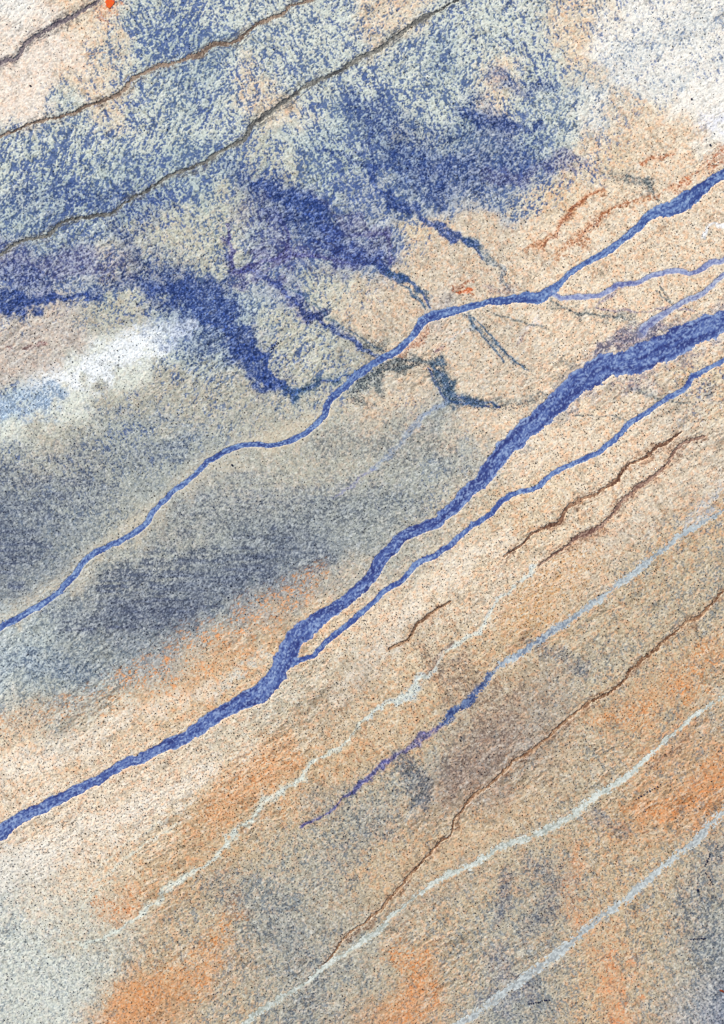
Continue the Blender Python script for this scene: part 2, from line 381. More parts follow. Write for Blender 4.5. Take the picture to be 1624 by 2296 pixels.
    ((244, 128, 58), .45, .9, [(1624, 1750, 60), (1560, 1790, 50), (1480, 1820, 34), (1400, 1800, 20)]),
    ((244, 132, 60), .4, 1.0, [(1624, 1430, 30), (1560, 1500, 50), (1480, 1560, 40), (1420, 1600, 40), (1330, 1620, 26)]),
    ((244, 130, 60), .45, 1.0, [(880, 2130, 30), (950, 2190, 40), (900, 2270, 50)]),
    ((240, 130, 56), .40, 1.0, [(540, 2010, 20), (470, 2150, 50), (380, 2200, 50), (280, 2250, 60)]),
    ((240, 126, 70), .40, 1.0, [(220, 2030, 20), (280, 2040, 40), (300, 1990, 20)]),
    ((240, 136, 74), .35, 1.0, [(480, 1830, 40), (560, 1760, 70), (640, 1680, 50)]),
    ((240, 158, 104), .25, 1.0, [(300, 1520, 50), (420, 1470, 70), (560, 1380, 50), (700, 1300, 30)]),
    ((248, 142, 92), .55, 1.0, [(1375, 2150, 34), (1380, 2190, 50), (1370, 2210, 24)]),
    ((248, 142, 92), .5, 1.0, [(1375, 2260, 20), (1385, 2285, 40)]),
    ((244, 146, 96), .4, 1.0, [(1300, 1900, 24), (1300, 1960, 34), (1290, 2030, 40), (1340, 2090, 40)]),
    ((224, 160, 90), .3, 1.0, [(1270, 1280, 70), (1150, 1400, 60)]),
    ((212, 222, 220), .75, .8, [(1201, 1268, 8), (1162, 1307, 8), (1112, 1358, 10), (1076, 1418, 14)]),
    ((224, 232, 224), .75, .7, [(1076, 1418, 8), (1026, 1440, 10), (990, 1470, 10)]),
    ((208, 220, 220), .8, .7, [(975, 1495, 10), (951, 1518, 14), (911, 1558, 18), (876, 1578, 9), (836, 1594, 7), (816, 1618, 9)]),
    ((128, 100, 96), .55, .7, [(1012, 1440, 8), (995, 1465, 14), (965, 1500, 10), (950, 1515, 5)]),
    ((216, 222, 208), .75, .8, [(816, 1618, 6), (780, 1660, 8), (735, 1685, 8), (700, 1715, 12), (671, 1752, 16), (610, 1787, 18), (566, 1837, 18), (511, 1877, 14), (490, 1922, 9), (440, 1950, 14), (390, 1982, 14), (340, 2032, 14), (275, 2077, 12), (210, 2117, 10), (125, 2112, 6)]),
    ((222, 228, 214), .6, .7, [(410, 1837, 5), (325, 1892, 6), (270, 1937, 7), (225, 1972, 5), (185, 2007, 4)]),
    ((222, 228, 214), .5, .7, [(430, 1800, 4), (380, 1832, 5), (300, 1880, 6), (240, 1930, 5), (210, 1960, 4)]),
    ((222, 228, 214), .5, .7, [(250, 1970, 4), (200, 2010, 4), (175, 2050, 4)]),
    ((224, 230, 226), .5, .9, [(600, 1450, 20), (540, 1500, 24), (480, 1560, 20)]),
    ((232, 232, 232), .45, .9, [(1085, 720, 6), (1040, 745, 9), (1000, 765, 8)]),
    ((128, 92, 108), .6, .7, [(995, 778, 6), (978, 788, 8)]),
    ((232, 226, 228), .5, .8, [(1210, 710, 8), (1185, 740, 10), (1165, 765, 14)]),
    ((120, 92, 100), .45, .8, [(1185, 750, 6), (1162, 772, 9)]),
    ((214, 218, 190), .7, .4, [(605, 362, 9), (600, 366, 6), (515, 450, 4)]),
    ((206, 212, 182), .45, .6, [(435, 420, 4), (455, 460, 5), (480, 510, 6), (495, 550, 4)]),
    ((206, 212, 182), .45, .6, [(560, 420, 4), (520, 455, 5), (500, 470, 5), (508, 520, 4)]),
    ((220, 160, 110), .5, .5, [(172, 120, 3), (200, 120, 3), (240, 118, 3)]),
    ((224, 146, 104), .4, 1.0, [(235, 24, 40), (265, 8, 30)]),
    ((140, 102, 74), .35, .6, [(1426, 1950, 3), (1425, 2080, 3), (1427, 2200, 3), (1426, 2300, 3)]),
    ((130, 94, 78), .5, .9, [(1545, 1655, 14), (1500, 1690, 12), (1450, 1720, 8)]),
    ((216, 224, 232), .5, .9, [(1624, 1095, 30), (1590, 1130, 40), (1540, 1180, 30)]),
    ((80, 96, 148), .75, .7, [(1075, 1545, 16), (1052, 1571, 17), (1011, 1601, 16), (991, 1631, 16)]),
    ((96, 96, 158), .75, .8, [(991, 1631, 14), (946, 1651, 14), (901, 1688, 12), (861, 1714, 12)]),
    ((96, 96, 158), .55, .8, [(861, 1714, 12), (800, 1762, 11), (751, 1812, 10), (715, 1832, 10)]),
    ((96, 70, 124), .7, .7, [(700, 1845, 8), (684, 1855, 9)]),
    ((86, 92, 110), .6, .8, [(1590, 870, 20), (1600, 890, 24)]),
    (KG, .35, .9, [(1410, 870, 10), (1450, 885, 16), (1510, 895, 12)]),
    (KG, .30, .9, [(1240, 800, 10), (1285, 815, 16)]),
]

PALE = (226, 230, 216)
STAIN += [
    (K, .34, 1.0, [(250, 500, 40), (330, 600, 90), (450, 680, 150), (540, 780, 110), (620, 850, 60)]),
    (K, .50, 1.0, [(520, 380, 50), (640, 450, 90), (740, 530, 90), (830, 580, 60)]),
    (K, .35, 1.0, [(0, 460, 60), (150, 440, 70), (350, 470, 60)]),
    (KP, .35, 1.0, [(560, 480, 80), (640, 560, 90), (760, 560, 80), (870, 560, 50)]),
    (K, .25, 1.0, [(850, 300, 90), (960, 330, 110), (1100, 330, 90), (1200, 330, 60)]),
    ((150, 166, 178), .30, 1.0, [(1180, 260, 40), (1330, 170, 60), (1480, 90, 60), (1640, 20, 50)]),
    ((150, 166, 178), .26, 1.0, [(1240, 330, 30), (1400, 230, 40), (1560, 160, 40), (1660, 120, 30)]),
    ((98, 110, 134), .34, 1.0, [(1624, 1900, 60), (1560, 2020, 90), (1600, 2150, 120), (1624, 2290, 100)]),
    ((98, 112, 134), .30, 1.0, [(480, 1980, 60), (620, 2060, 90), (700, 2180, 90), (660, 2290, 60)]),
    ((98, 112, 134), .28, 1.0, [(700, 1800, 60), (830, 1840, 80), (760, 1930, 80)]),
    ((84, 88, 150), .8, .5, [(861, 1714, 9), (800, 1762, 9), (751, 1812, 8), (700, 1845, 8), (684, 1856, 11)]),
    ((112, 104, 150), .5, .6, [(1400, 640, 5), (1340, 690, 6), (1440, 700, 6), (1500, 690, 6), (1560, 700, 6)]),
    (KG, .6, .5, [(1100, 700, 4), (1160, 720, 5), (1225, 735, 5)]),
    (KG, .6, .5, [(1410, 868, 4), (1450, 884, 5), (1500, 900, 5), (1560, 905, 5)]),
    (KG, .5, .5, [(1290, 930, 4), (1340, 932, 4), (1400, 938, 4), (1420, 950, 4)]),
    (KT, .6, .5, [(640, 640, 5), (690, 670, 6), (740, 720, 6), (800, 752, 6), (860, 790, 5)]),
    ((104, 114, 138), .32, 1.0, [(-80, 1040, 100), (80, 1050, 120), (240, 1030, 90), (420, 1000, 40)]),
    ((104, 114, 138), .32, 1.0, [(-80, 1130, 90), (60, 1140, 110), (220, 1110, 60)]),
    ((104, 114, 138), .32, 1.0, [(420, 1130, 70), (560, 1120, 110), (760, 1110, 90)]),
    ((96, 106, 130), .40, 1.0, [(110, 1370, 50), (260, 1350, 90), (420, 1320, 110), (600, 1290, 70)]),
    ((104, 122, 150), .35, 1.0, [(-40, 1480, 60), (90, 1490, 80), (220, 1500, 50)]),
    ((236, 214, 180), .45, 1.0, [(0, 1395, 44), (160, 1285, 44), (330, 1160, 44), (470, 1035, 50), (640, 985, 44), (740, 905, 40)]),
    ((228, 196, 158), .4, 1.0, [(880, 1960, 60), (1010, 1900, 60), (1150, 1830, 70), (1280, 1700, 60)]),
    (PALE, .8, .4, [(975, 1495, 6), (951, 1518, 7), (911, 1558, 8), (876, 1578, 6), (836, 1594, 6), (816, 1618, 6), (780, 1660, 5), (735, 1685, 5), (700, 1715, 6), (671, 1752, 8), (610, 1787, 9), (566, 1837, 8), (511, 1877, 8), (490, 1922, 6), (440, 1950, 8), (390, 1982, 8), (340, 2032, 7), (275, 2077, 6), (210, 2117, 4)]),
    (PALE, .7, .4, [(1211, 1262, 4), (1162, 1307, 5), (1112, 1358, 5), (1076, 1418, 6), (1026, 1440, 6), (975, 1495, 6)]),
    ((252, 240, 222), .6, 1.0, [(-20, 1740, 50), (120, 1690, 60), (300, 1610, 50), (480, 1540, 30)]),
    ((252, 242, 226), .6, 1.0, [(-20, 1960, 60), (160, 1890, 80), (330, 1810, 60), (480, 1720, 40)]),
    ((252, 240, 222), .5, 1.0, [(760, 1560, 40), (860, 1450, 60), (980, 1310, 60), (1150, 1200, 40)]),
    ((240, 158, 104), .26, 1.0, [(0, 1620, 30), (200, 1580, 50), (400, 1500, 60), (560, 1400, 50), (700, 1300, 40)]),
    ((98, 98, 138), .5, .9, [(1624, 722, 66), (1562, 745, 76), (1500, 775, 78), (1440, 803, 92), (1377, 818, 78), (1312, 848, 64), (1271, 885, 56)]),
    ((146, 152, 160), .45, .9, [(1271, 885, 58), (1211, 940, 54), (1151, 990, 48), (1111, 1034, 44), (1046, 1108, 38)]),
]
for key_, f_ in (('bed_white', 0.78), ('bed_pale', 0.78), ('bed_blue', 0.85), ('river', 0.93), ('gully_b', 0.8), ('gully_c', 0.75), ('gully_d', 1.25), ('gully_e', 1.3)):
    BED[key_] = [(p[0], p[1], p[2] * f_) for p in BED[key_]]
for key_ in BED:
    if key_[0] == 'g':
        STAIN.append((((150, 102, 74) if key_[-1] in 'defg' else (118, 112, 108)), .50, 1.0, [(p[0], p[1], p[2] * 2.1) for p in BED[key_]]))

# rows and thickets of dark bushes: cover per square metre, half as path
THICKET = [
    (.28, [(811, 862, 44), (886, 816, 34), (941, 811, 28), (976, 824, 28), (996, 859, 26), (1006, 892, 26)]),
    (.26, [(1006, 896, 24), (1046, 899, 26), (1101, 914, 18), (1180, 905, 10)]),
    (.24, [(821, 774, 16), (861, 780, 18), (800, 885, 40)]),
    (.2, [(1046, 704, 8), (1076, 739, 12), (1106, 774, 12), (1136, 799, 12), (1180, 822, 8)]),
    (.10, [(1271, 699, 12), (1321, 709, 12), (1371, 711, 14), (1421, 722, 24)]),
    (.10, [(1411, 757, 44), (1371, 770, 30)]),
    (.12, [(1110, 600, 20), (1140, 640, 16), (1160, 650, 16)]),
    (.10, [(1346, 385, 12), (1401, 400, 16), (1451, 410, 14), (1461, 430, 14)]),
    (.12, [(630, 874, 20), (672, 888, 24), (710, 868, 22), (760, 850, 20)]),
    (.10, [(700, 710, 20), (750, 744, 16), (800, 774, 14), (850, 800, 12)]),
    (.10, [(921, 640, 14), (946, 662, 12), (958, 690, 12)]),
    (.13, [(1251, 525, 12), (1265, 490, 12), (1300, 450, 8)]),
    (.10, [(1361, 475, 14), (1301, 535, 16)]),
    (.12, [(1560, 395, 24), (1624, 360, 20)]),
    (.30, [(518, 742, 7), (524, 738, 7), (538, 742, 7), (546, 752, 7), (534, 760, 7), (520, 757, 6)]),
    (.12, [(960, 740, 12), (930, 775, 16), (900, 800, 10)]),
    (.13, [(1600, 870, 16), (1602, 895, 20)]),
]

# ------------------------------------------------------------------ the fields
DX = 0.62
dense_x = np.arange(-425, 425 + 1e-6, DX)
dense_y = np.arange(-575, 575 + 1e-6, DX)


def skirt(a, far=6000):
    g = []; s = 2.0; p = a
    while p < far:
        p += s; s *= 1.22; g.append(p)
    return np.array(g)


gx = np.concatenate([-skirt(dense_x[-1])[::-1], dense_x, skirt(dense_x[-1])])
gy = np.concatenate([-skirt(dense_y[-1])[::-1], dense_y, skirt(dense_y[-1])])
X, Y = np.meshgrid(gx.astype(np.float32), gy.astype(np.float32))
UX = X / S + 812.0
UY = 1148.0 - Y / S


def path_field(path, x, y, reach, warp=0.0):
    """distance / half width (inf outside reach), worked only inside the path's box; arrays are tensor grids"""
    P = smooth_path(path, 6.0)
    pad = P[:, 2].max() * reach + 6 + 40 * warp
    cols = np.where((x[0] > P[:, 0].min() - pad) & (x[0] < P[:, 0].max() + pad))[0]
    rows = np.where((y[:, 0] > P[:, 1].min() - pad) & (y[:, 0] < P[:, 1].max() + pad))[0]
    if not len(cols) or not len(rows): return None
    sl_ = (slice(rows[0], rows[-1] + 1), slice(cols[0], cols[-1] + 1))
    bx = x[sl_]; by = y[sl_]
    wxx = warp * (60 * wob[sl_] + 46 * (broad[sl_] - .5)); wyy = warp * (60 * wob2[sl_] + 46 * (broad2[sl_] - .5))
    best = np.full(bx.shape, 1e9, np.float32); al = np.zeros(bx.shape, np.float32)
    bxr = bx[0]; byr = by[:, 0]
    acc = 0.0
    for i in range(len(P) - 1):
        a, b = P[i], P[i + 1]
        L = math.hypot(b[0] - a[0], b[1] - a[1]) + 1e-6
        p2 = max(a[2], b[2]) * reach + 6 + 40 * warp
        cc = np.where((bxr > min(a[0], b[0]) - p2) & (bxr < max(a[0], b[0]) + p2))[0]
        rr = np.where((byr > min(a[1], b[1]) - p2) & (byr < max(a[1], b[1]) + p2))[0]
        if len(cc) and len(rr):
            s2 = (slice(rr[0], rr[-1] + 1), slice(cc[0], cc[-1] + 1))
            qx = bx[s2] - a[0] + wxx[s2]; qy = by[s2] - a[1] + wyy[s2]
            ux, uy = (b[0] - a[0]) / L, (b[1] - a[1]) / L
            t = np.clip(qx * ux + qy * uy, 0, L)
            d = np.hypot(qx - t * ux, qy - t * uy)
            hw = (a[2] + (b[2] - a[2]) * t / L) * 0.5
            q = d / hw
            m = q < best[s2]
            best[s2] = np.where(m, q, best[s2]); al[s2] = np.where(m, acc + t, al[s2])
        acc += L
    return sl_, best, al


print('fields...')
# uniform grains of several kinds (all live in world metres)
wob = (fbm(X / 9, Y / 9, 5, 3) - 0.5)
wob2 = (fbm(X / 9, Y / 9, 55, 3) - 0.5)
fine = equal(vn(X / 0.95, Y / 0.95, 11) + 0.45 * vn(X / 2.0, Y / 2.0, 12))
a1 = rot(X, Y, 30, 3.2, 1.3); a2 = rot(X, Y, -50, 3.2, 1.3)
dirm = sstep(0.42, 0.58, fbm(X / 90, Y / 90, 77, 2))
dirm = np.clip(dirm * 0.6 + 0.7 * sstep(1100, 1500, UX) * sstep(1750, 2000, UY), 0, 1)
grain = equal((1 - dirm) * vn(a1[0], a1[1], 21) + dirm * vn(a2[0], a2[1], 22) + 0.6 * vn(X / 1.1, Y / 1.1, 23))
broad = fbm(X / 20, Y / 20, 95, 3); broad2 = fbm(X / 20, Y / 20, 195, 3)
horiz = equal(fbm(X / 60, Y / 3.2, 196, 3) + 0.5 * vn(X / 25, Y / 1.6, 197))
med = equal(fbm((X + 6 * wob) / 4.0, (Y + 6 * wob2) / 4.0, 31, 2))
big = fbm(X / 45, Y / 45, 41, 3)


def cells(x, y, seed):
    """rounded cells: distance to the nearest scattered point"""
    xi = np.floor(x).astype(np.int64); yi = np.floor(y).astype(np.int64)
    best = np.full(x.shape, 9.0, np.float32)
    for dx in (-1, 0, 1):
        for dy in (-1, 0, 1):
            cx = xi + dx; cy = yi + dy
            n = (cx * 374761393 + cy * 668265263 + seed * 974634777) & 0xffffffff
            n = ((n ^ (n >> 13)) * 1274126177) & 0xffffffff
            n = n ^ (n >> 16)
            px = cx + (n & 0xff) / 255.0; py = cy + ((n >> 8) & 0xff) / 255.0
            best = np.minimum(best, (x - px) ** 2 + (y - py) ** 2)
    return np.sqrt(best)


cw = cells((X + 5 * wob) / 2.6, (Y + 5 * wob2) / 2.6, 3)
b1 = rot(X + 8 * wob, Y + 8 * wob2, 66, 7.0, 1.6); b2 = rot(X + 8 * wob, Y + 8 * wob2, 116, 7.0, 1.6)
dm = sstep(0.4, 0.6, fbm(X / 60, Y / 60, 78, 2))
streak = dm * vn(b1[0], b1[1], 24) + (1 - dm) * vn(b2[0], b2[1], 25)
mott = equal(0.50 * cw + 0.60 * streak + 0.35 * vn(X / 2.1, Y / 2.1, 26) + 0.34 * fine + 0.28 * fbm(X / 12, Y / 12, 28, 2))

# base tint, its outline stirred so that no table cell shows
du = (fbm(X / 38, Y / 38, 91, 4, 0.6) - 0.5) * 120 + wob * 26
dv = (fbm(X / 38, Y / 38, 92, 4, 0.6) - 0.5) * 120 + wob2 * 26
U = (UX + du) / 1624.0; V = (UY + dv) / 2296.0
slate = sstep(1180, 1000, UX + 0.9 * (UY - 1200)) * sstep(850, 960, UY) * sstep(1450, 1330, UY)
slope = -0.72 * (1 - slate)
low = sstep(900, 1100, UY)
C = 0
dens = 0
for tp in (-1, -.5, 0, .5, 1):
    ox = tp * 85 * low / 1624.0; oy = tp * 85 * low * slope / 2296.0
    C = C + sample(G_BASE, U + ox, V + oy) / 5.0
    dens = dens + sample(G_BLUE, U + ox, V + oy) / 5.0
C = C.astype(np.float32)
dots = sample(G_DOTS, U, V)

warm = np.clip((C[..., 0] - C[..., 2]) / 110.0, 0, 1)
cool = 1 - np.clip((C[..., 0] - C[..., 2] + 6) / 34.0, 0, 1)
bright = C.mean(-1) / 255.0


def mix(C, col_, a):
    return C + (np.asarray(col_, np.float32) - C) * a[..., None]


# speckle of sand grains and tufts: white, orange and dark flecks
C = mix(C, (255, 255, 250), 0.42 * sstep(0.70, 0.95, grain) * (0.35 + 0.65 * bright))
orange = sstep(0.45, 1.0, equal(0.45 * med + 0.5 * grain + 0.45 * vn(X / 1.7, Y / 1.7, 27))) * np.clip(warm * 1.5, 0, 1)
C = mix(C, (238, 136, 70), 0.42 * orange * np.clip(1.25 - 0.55 * sstep(0.85, 0.95, bright), 0, 1))
C = mix(C, (120, 96, 74), 0.26 * sstep(0.62, 0.95, 1 - grain) * (0.25 + 0.75 * np.clip(warm * 1.3, 0, 1)) * (1 - 0.72 * sstep(0.88, 0.95, bright)))
cg = sstep(0.45, 0.95, 1 - fine)
C = mix(C, (84, 96, 116), 0.26 * cg * (0.25 + 0.75 * (1 - warm)) * (1 - 0.6 * sstep(0.86, 0.95, bright)))
C = mix(C, (226, 226, 206), 0.34 * sstep(0.6, 0.95, fine) * (1 - 0.6 * warm))

# blue reticulated crust
u = mott
north = 1 - sstep(900, 1300, UY)
veil = np.clip(1.7 * dens ** 1.5, 0, 1) * north * (0.55 + 0.45 * sstep(0.15, 0.75, 1 - mott))
C = C + (np.array((166, 182, 176), np.float32) - C) * (0.68 * veil)[..., None]
dens = dens * (1 - 0.18 * north)
a = sstep(-0.17, 0.17, dens - u) * sstep(0.02, 0.10, dens)
bt = vn(X / 26, Y / 26, 61)[..., None]
bluec = np.array((62, 84, 142), np.float32) * (1 - bt) + np.array((80, 102, 136), np.float32) * bt
deep = sstep(0.1, 0.5, dens - u)[..., None]
bluec = bluec * (1 - 0.35 * deep) + np.array((56, 78, 142), np.float32) * 0.35 * deep
south = sstep(900, 1300, UY)[..., None]
bluec = bluec * (1 - south) + np.array((108, 122, 134), np.float32) * south
C = C + (bluec - C) * (0.82 * a * (1 - 0.34 * south[..., 0]))[..., None]

SMEAR = [(104, 114, 138), (96, 106, 130), (84, 94, 120), (86, 96, 118), (80, 88, 110), (92, 100, 118), (112, 132, 164), (130, 150, 178)]
uni2 = equal(0.5 * fine + 0.5 * grain + 0.35 * med)
uni = equal(0.60 * fine + 0.45 * grain + 0.22 * mott)
for (c3, cover, soft, path) in STAIN:
    wide = max(p_[2] for p_ in path)
    if c3[0] > 200 and c3[0] - c3[2] > 90 and path[0][1] > 1000:
        cover *= 0.75; c3 = tuple(0.45 * p_ + 0.55 * q_ for p_, q_ in zip(c3, (238, 166, 108))); path = [(p_[0], p_[1], p_[2] * 1.45) for p_ in path]
    r = path_field(path, UX, UY, 0.5 + 0.9 * soft, warp=float(np.clip(wide / 34.0, 0.12, 0.75)))
    if r is None: continue
    s_, q, al = r
    q = q + (wob[s_] * 1.2 + wob2[s_] * 0.8 + 1.1 * (broad[s_] - 0.5)) * (0.45 + 0.75 * soft)
    orangey = c3[0] > 200 and c3[0] - c3[2] > 95
    cov = cover * (1 - sstep(1 - 0.75 * soft, 1 + 0.75 * soft, q))
    if c3 in SMEAR: cov = cov * (0.30 + 1.05 * horiz[s_])
    gr = sstep(-0.26, 0.26, cov - uni[s_]) * sstep(0, .06, cov)
    aa = 0.38 * cov + 0.60 * gr * (0.35 + 0.65 * cov)
    Cs = C[s_]
    if orangey: aa = 0.26 * cov + 0.68 * sstep(-0.26, 0.26, cov * 0.9 - uni2[s_]) * sstep(0, .08, cov)
    tone = (0.74 + 0.42 * uni[s_] + 0.4 * sstep(0.82, 1.0, fine[s_])) if sum(c3) < 460 else np.ones_like(q)
    C[s_] = Cs + (np.clip(np.array(c3, np.float32) * tone[..., None], 0, 255) - Cs) * aa[..., None]

# long grain drawn out by old floods, along the slope
g1 = rot(X + 10 * wob, Y + 10 * wob2, 34, 16, 1.5); g2 = rot(X + 10 * wob, Y + 10 * wob2, -48, 9, 1.7)
longg = equal((1 - dirm) * vn(g1[0], g1[1], 951) + dirm * vn(g2[0], g2[1], 952) + 0.3 * vn(X / 1.4, Y / 1.4, 953))
lgm = (0.45 + 0.75 * sstep(0.4, 0.6, fbm(X / 50, Y / 50, 954, 2))) * (1 - slate)
C = mix(C, (250, 244, 228), 0.26 * sstep(0.72, 1.0, longg) * lgm)
C = C * (1 - 0.15 * sstep(0.72, 1.0, 1 - longg) * lgm)[..., None]

# fleck everything once more: pale grains and dark grains of sand and salt
C = mix(C, (250, 250, 244), 0.30 * sstep(0.75, 1.0, equal(vn(X / 1.2, Y / 1.2, 96) + 0.5 * vn(X / 2.4, Y / 2.4, 97))) * (1 - 0.5 * warm))
C = C * (1 - 0.13 * sstep(0.6, 1.0, equal(vn(X / 1.3, Y / 1.3, 98) + 0.3 * vn(X / 3.4, Y / 3.4, 99))))[..., None]

# beyond the surveyed country the plain goes back to ordinary sand
out = np.maximum(np.abs(X) - 362, np.abs(Y) - 512)
wild = sstep(15, 120, out)
C = mix(C, np.array((205, 186, 156), np.float32), wild * (0.85 + 0.3 * (fbm(X / 70, Y / 70, 961, 3) - 0.5)))
a = a * (1 - wild)

# relief: broad swells, small tussocks, crust hollows
def swell(x, y):
    return 3.0 * (fbm(x / 260, y / 260, 301, 3) - 0.5)


Z = swell(X, Y) + 0.26 * (fine - 0.5) + 0.26 * (grain - 0.5) - 0.30 * a + 0.22 * (med - 0.5) + 0.22 * (longg - 0.5) * lgm
Zs = Z.copy()
bankmask = np.zeros_like(Z)
for key, path in BED.items():
    r = path_field(path, UX, UY, 5.0 if key[0] == 'g' else 1.9)
    if r is None: continue
    s_, q, al = r
    depth = LOOK[key][3]
    P = np.array(path, float); hwm = np.median(P[:, 2]) * 0.5 * S
    brk = {'g': 0.75, 'b': 0.95}.get(key[0], 0.0)
    rag = (wob[s_] * 1.5 + wob2[s_]) * 0.42 + (fine[s_] - .5) * 0.9 / max(hwm, 1.5) * 0.6
    if brk: rag = rag + brk * (vn(al / 16.0, al * 0, 700) - 0.15) * 0.7 + brk * 0.9 * (uni[s_] - 0.45)
    qq = q + rag
    m = 1 - sstep(0.92, 1.10 + 0.5 / hwm, qq)
    Z[s_] = Z[s_] * (1 - m) + (swell(X[s_], Y[s_]) - 0.9 * depth) * m
    bankmask[s_] = np.maximum(bankmask[s_], 1 - sstep(1.0, 1.35, qq))
    if key[0] == 'g':                               # small rills that run beside a gully
        rill = sstep(0.62, 0.95, vn(q * 1.7 + wob[s_] * 3, al / 22.0, 900)) * (1 - sstep(2.0, 4.8, q)) * sstep(1.0, 1.5, q)
        pale = sstep(0.62, 0.95, vn(q * 1.7 + wob[s_] * 3 + 7, al / 22.0, 901)) * (1 - sstep(1.5, 4.0, q)) * sstep(0.9, 1.2, q)
        Z[s_] = Z[s_] - 0.45 * rill
        C[s_] = mix(mix(C[s_], LOOK[key][1][0], (0.6 if key[-1] in 'abc' else 0.36) * rill), (236, 226, 206), 0.45 * pale)
    # bare pale margin of the banks
    if key.startswith('gully_f') or key.startswith('gully_d') or key in ('river', 'stream_beside_river', 'stream_upper'):
        ed = sstep(0.8, 1.0, qq) * (1 - sstep(1.1, 1.1 + 2.2 / hwm, qq))
        C[s_] = mix(C[s_], (246, 226, 200), 0.22 * ed)
    else:
        ed = 1 - sstep(0.9, 1.0 + 1.6 / hwm, qq)
        C[s_] = mix(C[s_], LOOK[key][1][1] if LOOK[key][1] else (150, 165, 185), 0.5 * ed)

dotdens = np.clip(dots, 0, 1) * 0.17
thick = np.zeros_like(dotdens)
for d_, path in THICKET:
    s_, q, al = path_field(path, UX, UY, 1.3)
    thick[s_] = np.maximum(thick[s_], d_ * (1 - sstep(0.7, 1.25, q + wob[s_])))
dotdens = np.maximum(dotdens, thick) * (1 - sstep(0.3, 0.8, bankmask))
se = sstep(1500, 2300, UY + 0.62 * (UX - 500))
C = C * (1 - 0.03 * se)[..., None]          # darker, browner desert crust towards the lower right
C = np.clip(C, 0, 255)


# ------------------------------------------------------------------ materials and meshes
def make_mat(name, rough, bump=0.0, spec=0.15):
    m = bpy.data.materials.new(name)
    m.use_nodes = True
    t = m.node_tree; b = t.nodes['Principled BSDF']
    at = t.nodes.new('ShaderNodeAttribute'); at.attribute_name = 'tint'
    tc = t.nodes.new('ShaderNodeTexCoord')
    no = t.nodes.new('ShaderNodeTexNoise'); no.inputs['Scale'].default_value = 1.1; no.inputs['Detail'].default_value = 3.0
    t.links.new(tc.outputs['Object'], no.inputs['Vector'])
    mr = t.nodes.new('ShaderNodeMapRange')
    mr.inputs['From Min'].default_value = 0.30; mr.inputs['From Max'].default_value = 0.70
    mr.inputs['To Min'].default_value = 0.86; mr.inputs['To Max'].default_value = 1.10
    t.links.new(no.outputs['Fac'], mr.inputs['Value'])
    mx = t.nodes.new('ShaderNodeVectorMath'); mx.operation = 'SCALE'
    t.links.new(at.outputs['Color'], mx.inputs[0]); t.links.new(mr.outputs['Result'], mx.inputs['Scale'])
    t.links.new(mx.outputs['Vector'], b.inputs['Base Color'])
    b.inputs['Roughness'].default_value = rough
    b.inputs['Specular IOR Level'].default_value = spec
    return m


M_GROUND = make_mat('crusted_sand', 0.95, spec=0.0)
M_BED = make_mat('wet_bed', 0.75, spec=0.1)
M_SHRUB = make_mat('shrub_leaves', 0.9, spec=0.05)


def mesh_from(name, verts, faces_flat, nper, tint, mat, smooth=True):
    me = bpy.data.meshes.new(name)
    nv = len(verts); nf = len(faces_flat) // nper
    me.vertices.add(nv); me.vertices.foreach_set('co', np.ascontiguousarray(verts, np.float32).ravel())
    me.loops.add(nf * nper); me.loops.foreach_set('vertex_index', np.ascontiguousarray(faces_flat, np.int32))
    me.polygons.add(nf); me.polygons.foreach_set('loop_start', np.arange(0, nf * nper, nper, dtype=np.int32))
    me.polygons.foreach_set('use_smooth', np.full(nf, smooth))
    ca = me.attributes.new('tint', 'FLOAT_COLOR', 'POINT')
    rgba = np.ones((nv, 4), np.float32); rgba[:, :3] = tint
    ca.data.foreach_set('color', rgba.ravel())
    me.materials.append(mat)
    me.update(calc_edges=True)
    return me


def albedo(rgb255):
    return np.clip(lin(rgb255) / LIGHT, 0.004, 0.92)


def sheet(name, VX, VY, VZ, RGB, mat):
    ny, nx = VX.shape
    v = np.stack([VX, VY, VZ], -1).reshape(-1, 3)
    i = np.arange(ny * nx).reshape(ny, nx)
    f = np.stack([i[:-1, :-1], i[:-1, 1:], i[1:, 1:], i[1:, :-1]], -1).reshape(-1)
    return mesh_from(name, v, f, 4, albedo(RGB).reshape(-1, 3), mat)


def link(name, me, **props):
    o = bpy.data.objects.new(name, me)
    col.objects.link(o)
    for k, v_ in props.items(): o[k] = v_
    return o


print('ground...')
link('ground', sheet('ground', X, Y, Z, C, M_GROUND), kind='structure',
     label='salt crusted sandy plain with blue reticulated crust and orange scrubland')

# ------------------------------------------------------------------ rivers, streams, dry beds and gullies
BEDLABEL = {
    'stream_upper': 'long blue stream winding from the right edge across the middle to the left edge',
    'stream_fork': 'thin violet blue arm joining the long upper stream from the right',
    'stream_right': 'short thin violet arm running into the widest part of the river',
    'river': 'wide deep blue river crossing the whole plain diagonally',
    'stream_beside_river': 'narrow blue stream running just below the wide river and joining it',
    'bed_blue': 'pale stream bed turning dark blue at its lower end beside the brown patch',
    'bed_white': 'whitish dry stream bed below the brown gully at lower right',
    'bed_pale': 'pale grey straight stream bed in the lower right corner',
    'gully_a': 'dark grey gully across the white sand in the top left corner',
    'gully_b': 'brownish gully, second from the top left corner, through blue crust',
    'gully_c': 'long grey gully, third from the top left corner, through blue crust',
    'gully_d': 'dark brown gully nearest below the narrow blue stream at right',
    'gully_e': 'faint mauve brown gully just below the dark brown one at right',
    'gully_f': 'long rust brown gully with pale rims across the lower right',
    'gully_g': 'short brown gully in the middle of the orange scrubland',
}


